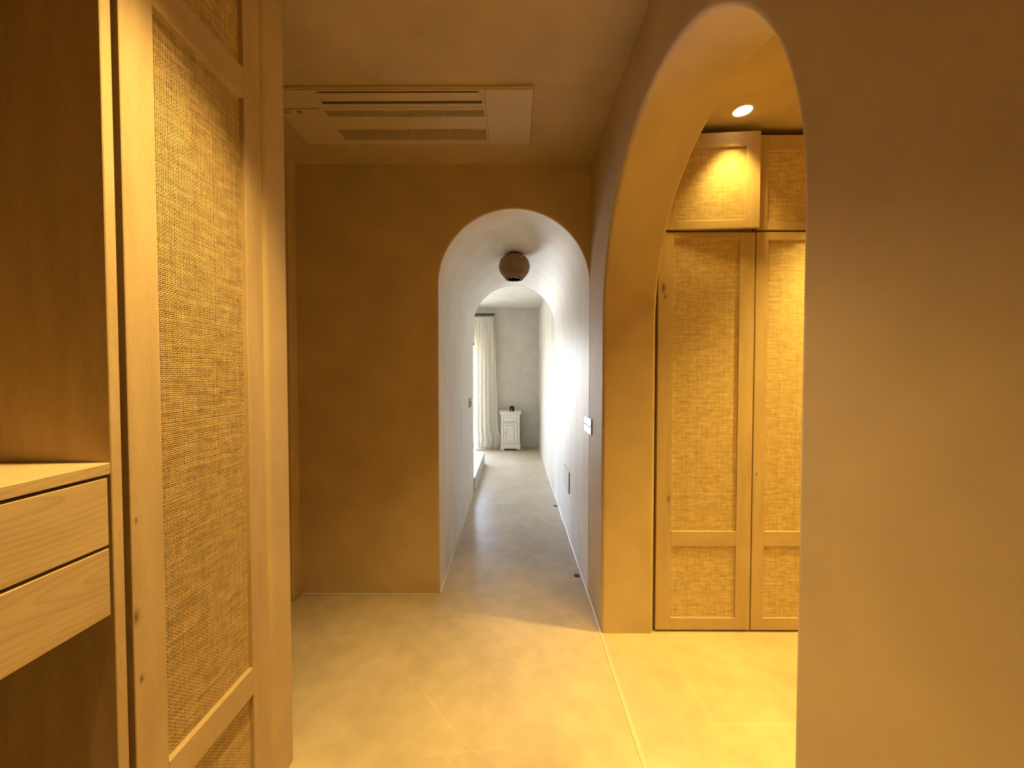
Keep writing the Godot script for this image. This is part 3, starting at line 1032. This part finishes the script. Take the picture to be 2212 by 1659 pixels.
# -------------------------------------------------------------------- the far room
func far_room_things() -> void:
	# curtain: gathered at the top, spreading to the floor
	var base := V(-0.54, 0, 7.27)
	var cu := thing("curtain", "long off-white gathered curtain drawn to the window's edge beside the nightstand", "curtain", base)
	var g := Geo.new()
	var nu := 150
	var nv := 60
	var nz := FastNoiseLite.new()
	nz.seed = 77
	nz.frequency = 1.0
	var pos := func(iu: int, iv: int) -> Vector3:
		var u := float(iu) / nu
		var v := float(iv) / nv         # 0 top, 1 hem
		var open := pow(v, 0.7)
		var xl := lerpf(-0.725, -0.760, open)
		var xr := lerpf(-0.372, -0.300, open)
		var hem := smoothstep(0.90, 1.0, v)
		xr += 0.045 * sin(PI * smoothstep(0.84, 1.02, v))
		var ph := u * 6.0 + 0.3 * nz.get_noise_2d(u * 3.0, v * 0.5)
		var amp := 0.022 + 0.030 * open
		amp *= 1.0 + 0.5 * nz.get_noise_2d(u * 4.0, 9.0)
		var fine := 0.006 * sin(u * TAU * 23.0) * (1.0 - smoothstep(0.02, 0.06, v))
		var y := lerpf(2.452, 0.012, v)
		var dd := amp * sin(ph * TAU) + fine + hem * 0.05 * sin(u * TAU * 3.3 + 1.0)
		var x := lerpf(xl, xr, u) + 0.012 * open * cos(ph * TAU)
		if v > 0.96:
			y += 0.005 * (1.0 + sin(u * TAU * 5.0)) * smoothstep(0.96, 1.0, v)
		return Vector3(x, y, -7.27 + dd) - base
	var P := []
	for iv in nv + 1:
		var row := []
		for iu in nu + 1:
			row.append(pos.call(iu, iv))
		P.append(row)
	var N := []
	for iv in nv + 1:
		var row := []
		for iu in nu + 1:
			var du: Vector3 = P[iv][mini(iu + 1, nu)] - P[iv][maxi(iu - 1, 0)]
			var dv: Vector3 = P[mini(iv + 1, nv)][iu] - P[maxi(iv - 1, 0)][iu]
			var n := du.cross(dv).normalized()
			row.append(n if n.z > 0.0 else -n)
		N.append(row)
	for iv in nv:
		for iu in nu:
			g.squad([P[iv][iu], P[iv][iu + 1], P[iv + 1][iu + 1], P[iv + 1][iu]], [N[iv][iu], N[iv][iu + 1], N[iv + 1][iu + 1], N[iv + 1][iu]])
	put("cloth", g.mesh(), M.cloth, cu, base)
	var tape := put_span("header_tape", Vector3(-0.732, 2.380, 7.27), Vector3(-0.366, 2.454, 7.278), M.cloth, cu, 0.003)

	var rod := thing("curtain_rod", "dark curtain rod with rings above the gathered curtain", "curtain rod", V(-0.9, 2.49, 7.27))
	var pole := CylinderMesh.new()
	pole.top_radius = 0.018
	pole.bottom_radius = 0.018
	pole.height = 2.3
	pole.radial_segments = 20
	var pl := put("pole", pole, M.bronze, rod, V(-1.53, 2.503, 7.27))
	pl.rotation_degrees.z = 90.0
	put("finial", lathe([Vector2(0.0001, -0.012), Vector2(0.018, -0.01), Vector2(0.023, 0.0), Vector2(0.018, 0.012), Vector2(0.0001, 0.016)], 16), M.bronze, rod, V(-0.372, 2.503, 7.27))
	for k in 8:
		var tor := TorusMesh.new()
		tor.inner_radius = 0.0195
		tor.outer_radius = 0.034
		tor.rings = 20
		tor.ring_segments = 8
		var r := put("ring", tor, M.bronze, rod, V(-0.715 + k * 0.047, 2.494, 7.27))
		r.rotation_degrees.z = 82.0 + (k % 3) * 5.0
	put_span("bracket", Vector3(-0.745, 2.492, 7.27), Vector3(-0.733, 2.515, DF), M.bronze, rod)

	# painted nightstand
	var c := -0.062
	var f := 7.13         # front plane of its body
	var bk := 7.42
	var ns := thing("nightstand", "small white painted nightstand with drawer and panelled door against the end wall", "nightstand", V(c, 0, 7.28))
	for sx in [-1, 1]:
		for dd in [f + 0.025, bk - 0.04]:
			put("foot", lathe([Vector2(0.0001, 0.0), Vector2(0.026, 0.001), Vector2(0.038, 0.010), Vector2(0.038, 0.022), Vector2(0.028, 0.034), Vector2(0.0001, 0.035)], 20), M.paint, ns, V(c + sx * 0.148, 0.0, dd))
	put_span("plinth", Vector3(c - 0.188, 0.034, f - 0.018), Vector3(c + 0.188, 0.052, bk), M.paint, ns, 0.005, 0)
	put_span("plinth", Vector3(c - 0.180, 0.052, f - 0.010), Vector3(c + 0.180, 0.110, bk), M.paint, ns, 0.003, 0)
	put_span("base_moulding", Vector3(c - 0.186, 0.110, f - 0.016), Vector3(c + 0.186, 0.126, bk), M.paint, ns, 0.006, 0)
	put_span("body", Vector3(c - 0.171, 0.126, f + 0.012), Vector3(c + 0.171, 0.640, bk), M.paint, ns, 0.003)
	put_span("back_board", Vector3(c - 0.15, 0.0, bk - 0.015), Vector3(c + 0.15, 0.036, bk - 0.002), M.backing, ns)
	# face frame
	for sx in [-1.0, 1.0]:
		put_span("frame_post", Vector3(c + sx * 0.171, 0.126, f), Vector3(c + sx * 0.130, 0.640, f + 0.014), M.paint, ns, 0.004)
	put_span("frame_rail", Vector3(c - 0.130, 0.126, f), Vector3(c + 0.130, 0.140, f + 0.014), M.paint, ns, 0.002, 0)
	put_span("frame_rail", Vector3(c - 0.130, 0.510, f), Vector3(c + 0.130, 0.530, f + 0.014), M.paint, ns, 0.002, 0)
	put_span("frame_rail", Vector3(c - 0.130, 0.612, f), Vector3(c + 0.130, 0.640, f + 0.014), M.paint, ns, 0.002, 0)
	put_span("drawer", Vector3(c - 0.124, 0.537, f - 0.002), Vector3(c + 0.124, 0.605, f + 0.011), M.paint, ns, 0.006, 0)
	var door := holder("door", ns, V(c, 0.14, f))
	put_span("door_stile", Vector3(c - 0.124, 0.147, f - 0.003), Vector3(c - 0.076, 0.503, f + 0.011), M.paint, door, 0.004)
	put_span("door_stile", Vector3(c + 0.076, 0.147, f - 0.003), Vector3(c + 0.124, 0.503, f + 0.011), M.paint, door, 0.004)
	put_span("door_rail", Vector3(c - 0.076, 0.147, f - 0.003), Vector3(c + 0.076, 0.185, f + 0.011), M.paint, door, 0.004, 0)
	put_span("door_rail", Vector3(c - 0.076, 0.465, f - 0.003), Vector3(c + 0.076, 0.503, f + 0.011), M.paint, door, 0.004, 0)
	put_span("raised_panel", Vector3(c - 0.064, 0.197, f + 0.001), Vector3(c + 0.064, 0.453, f + 0.011), M.paint, door, 0.007)
	put_span("keyhole", Vector3(c - 0.104, 0.320, f - 0.006), Vector3(c - 0.096, 0.345, f - 0.002), M.bronze, door, 0.001)
	# flaring cornice and top
	g = Geo.new()
	var steps := [[0.178, 0.640, 0.008], [0.180, 0.652, 0.010], [0.176, 0.658, 0.006], [0.184, 0.672, 0.014], [0.197, 0.690, 0.027], [0.206, 0.700, 0.036]]
	for k in steps.size() - 1:
		var a = steps[k]
		var b = steps[k + 1]
		g.quad(V(c - a[0], a[1], f - a[2]), V(c + a[0], a[1], f - a[2]), V(c + b[0], b[1], f - b[2]), V(c - b[0], b[1], f - b[2]), Vector3(0, -0.1, 1))
		for sx in [-1.0, 1.0]:
			g.quad(V(c + sx * a[0], a[1], f - a[2]), V(c + sx * a[0], a[1], bk), V(c + sx * b[0], b[1], bk), V(c + sx * b[0], b[1], f - b[2]), Vector3(sx, 0, 0))
	g.quad(V(c - 0.178, 0.640, f - 0.008), V(c + 0.178, 0.640, f - 0.008), V(c + 0.178, 0.640, bk), V(c - 0.178, 0.640, bk), Vector3.DOWN)
	put("cornice", g.mesh(), M.paint, ns, Vector3.ZERO)
	put_span("top", Vector3(c - 0.207, 0.700, f - 0.038), Vector3(c + 0.207, 0.718, bk), M.paint, ns, 0.004, 0)

	# black box on it
	var bx := thing("black_box", "small black box with a white mark on the nightstand top", "box", V(-0.033, 0.718, 7.16))
	put_span("case", Vector3(-0.075, 0.718, 7.13), Vector3(0.009, 0.812, 7.20), M.black, bx, 0.003)
	put_span("mark", Vector3(-0.048, 0.730, 7.1285), Vector3(-0.036, 0.764, 7.1305), M.paint, bx, 0.0003)

	# flush socket plate on the end wall
	tag(put_span("socket_plate", Vector3(0.27, 0.305, DF - 0.014), Vector3(0.42, 0.385, DF + 0.004), M.far, self, 0.001), "flat plaster-coloured plate low on the end wall to the nightstand's side", "cover plate")
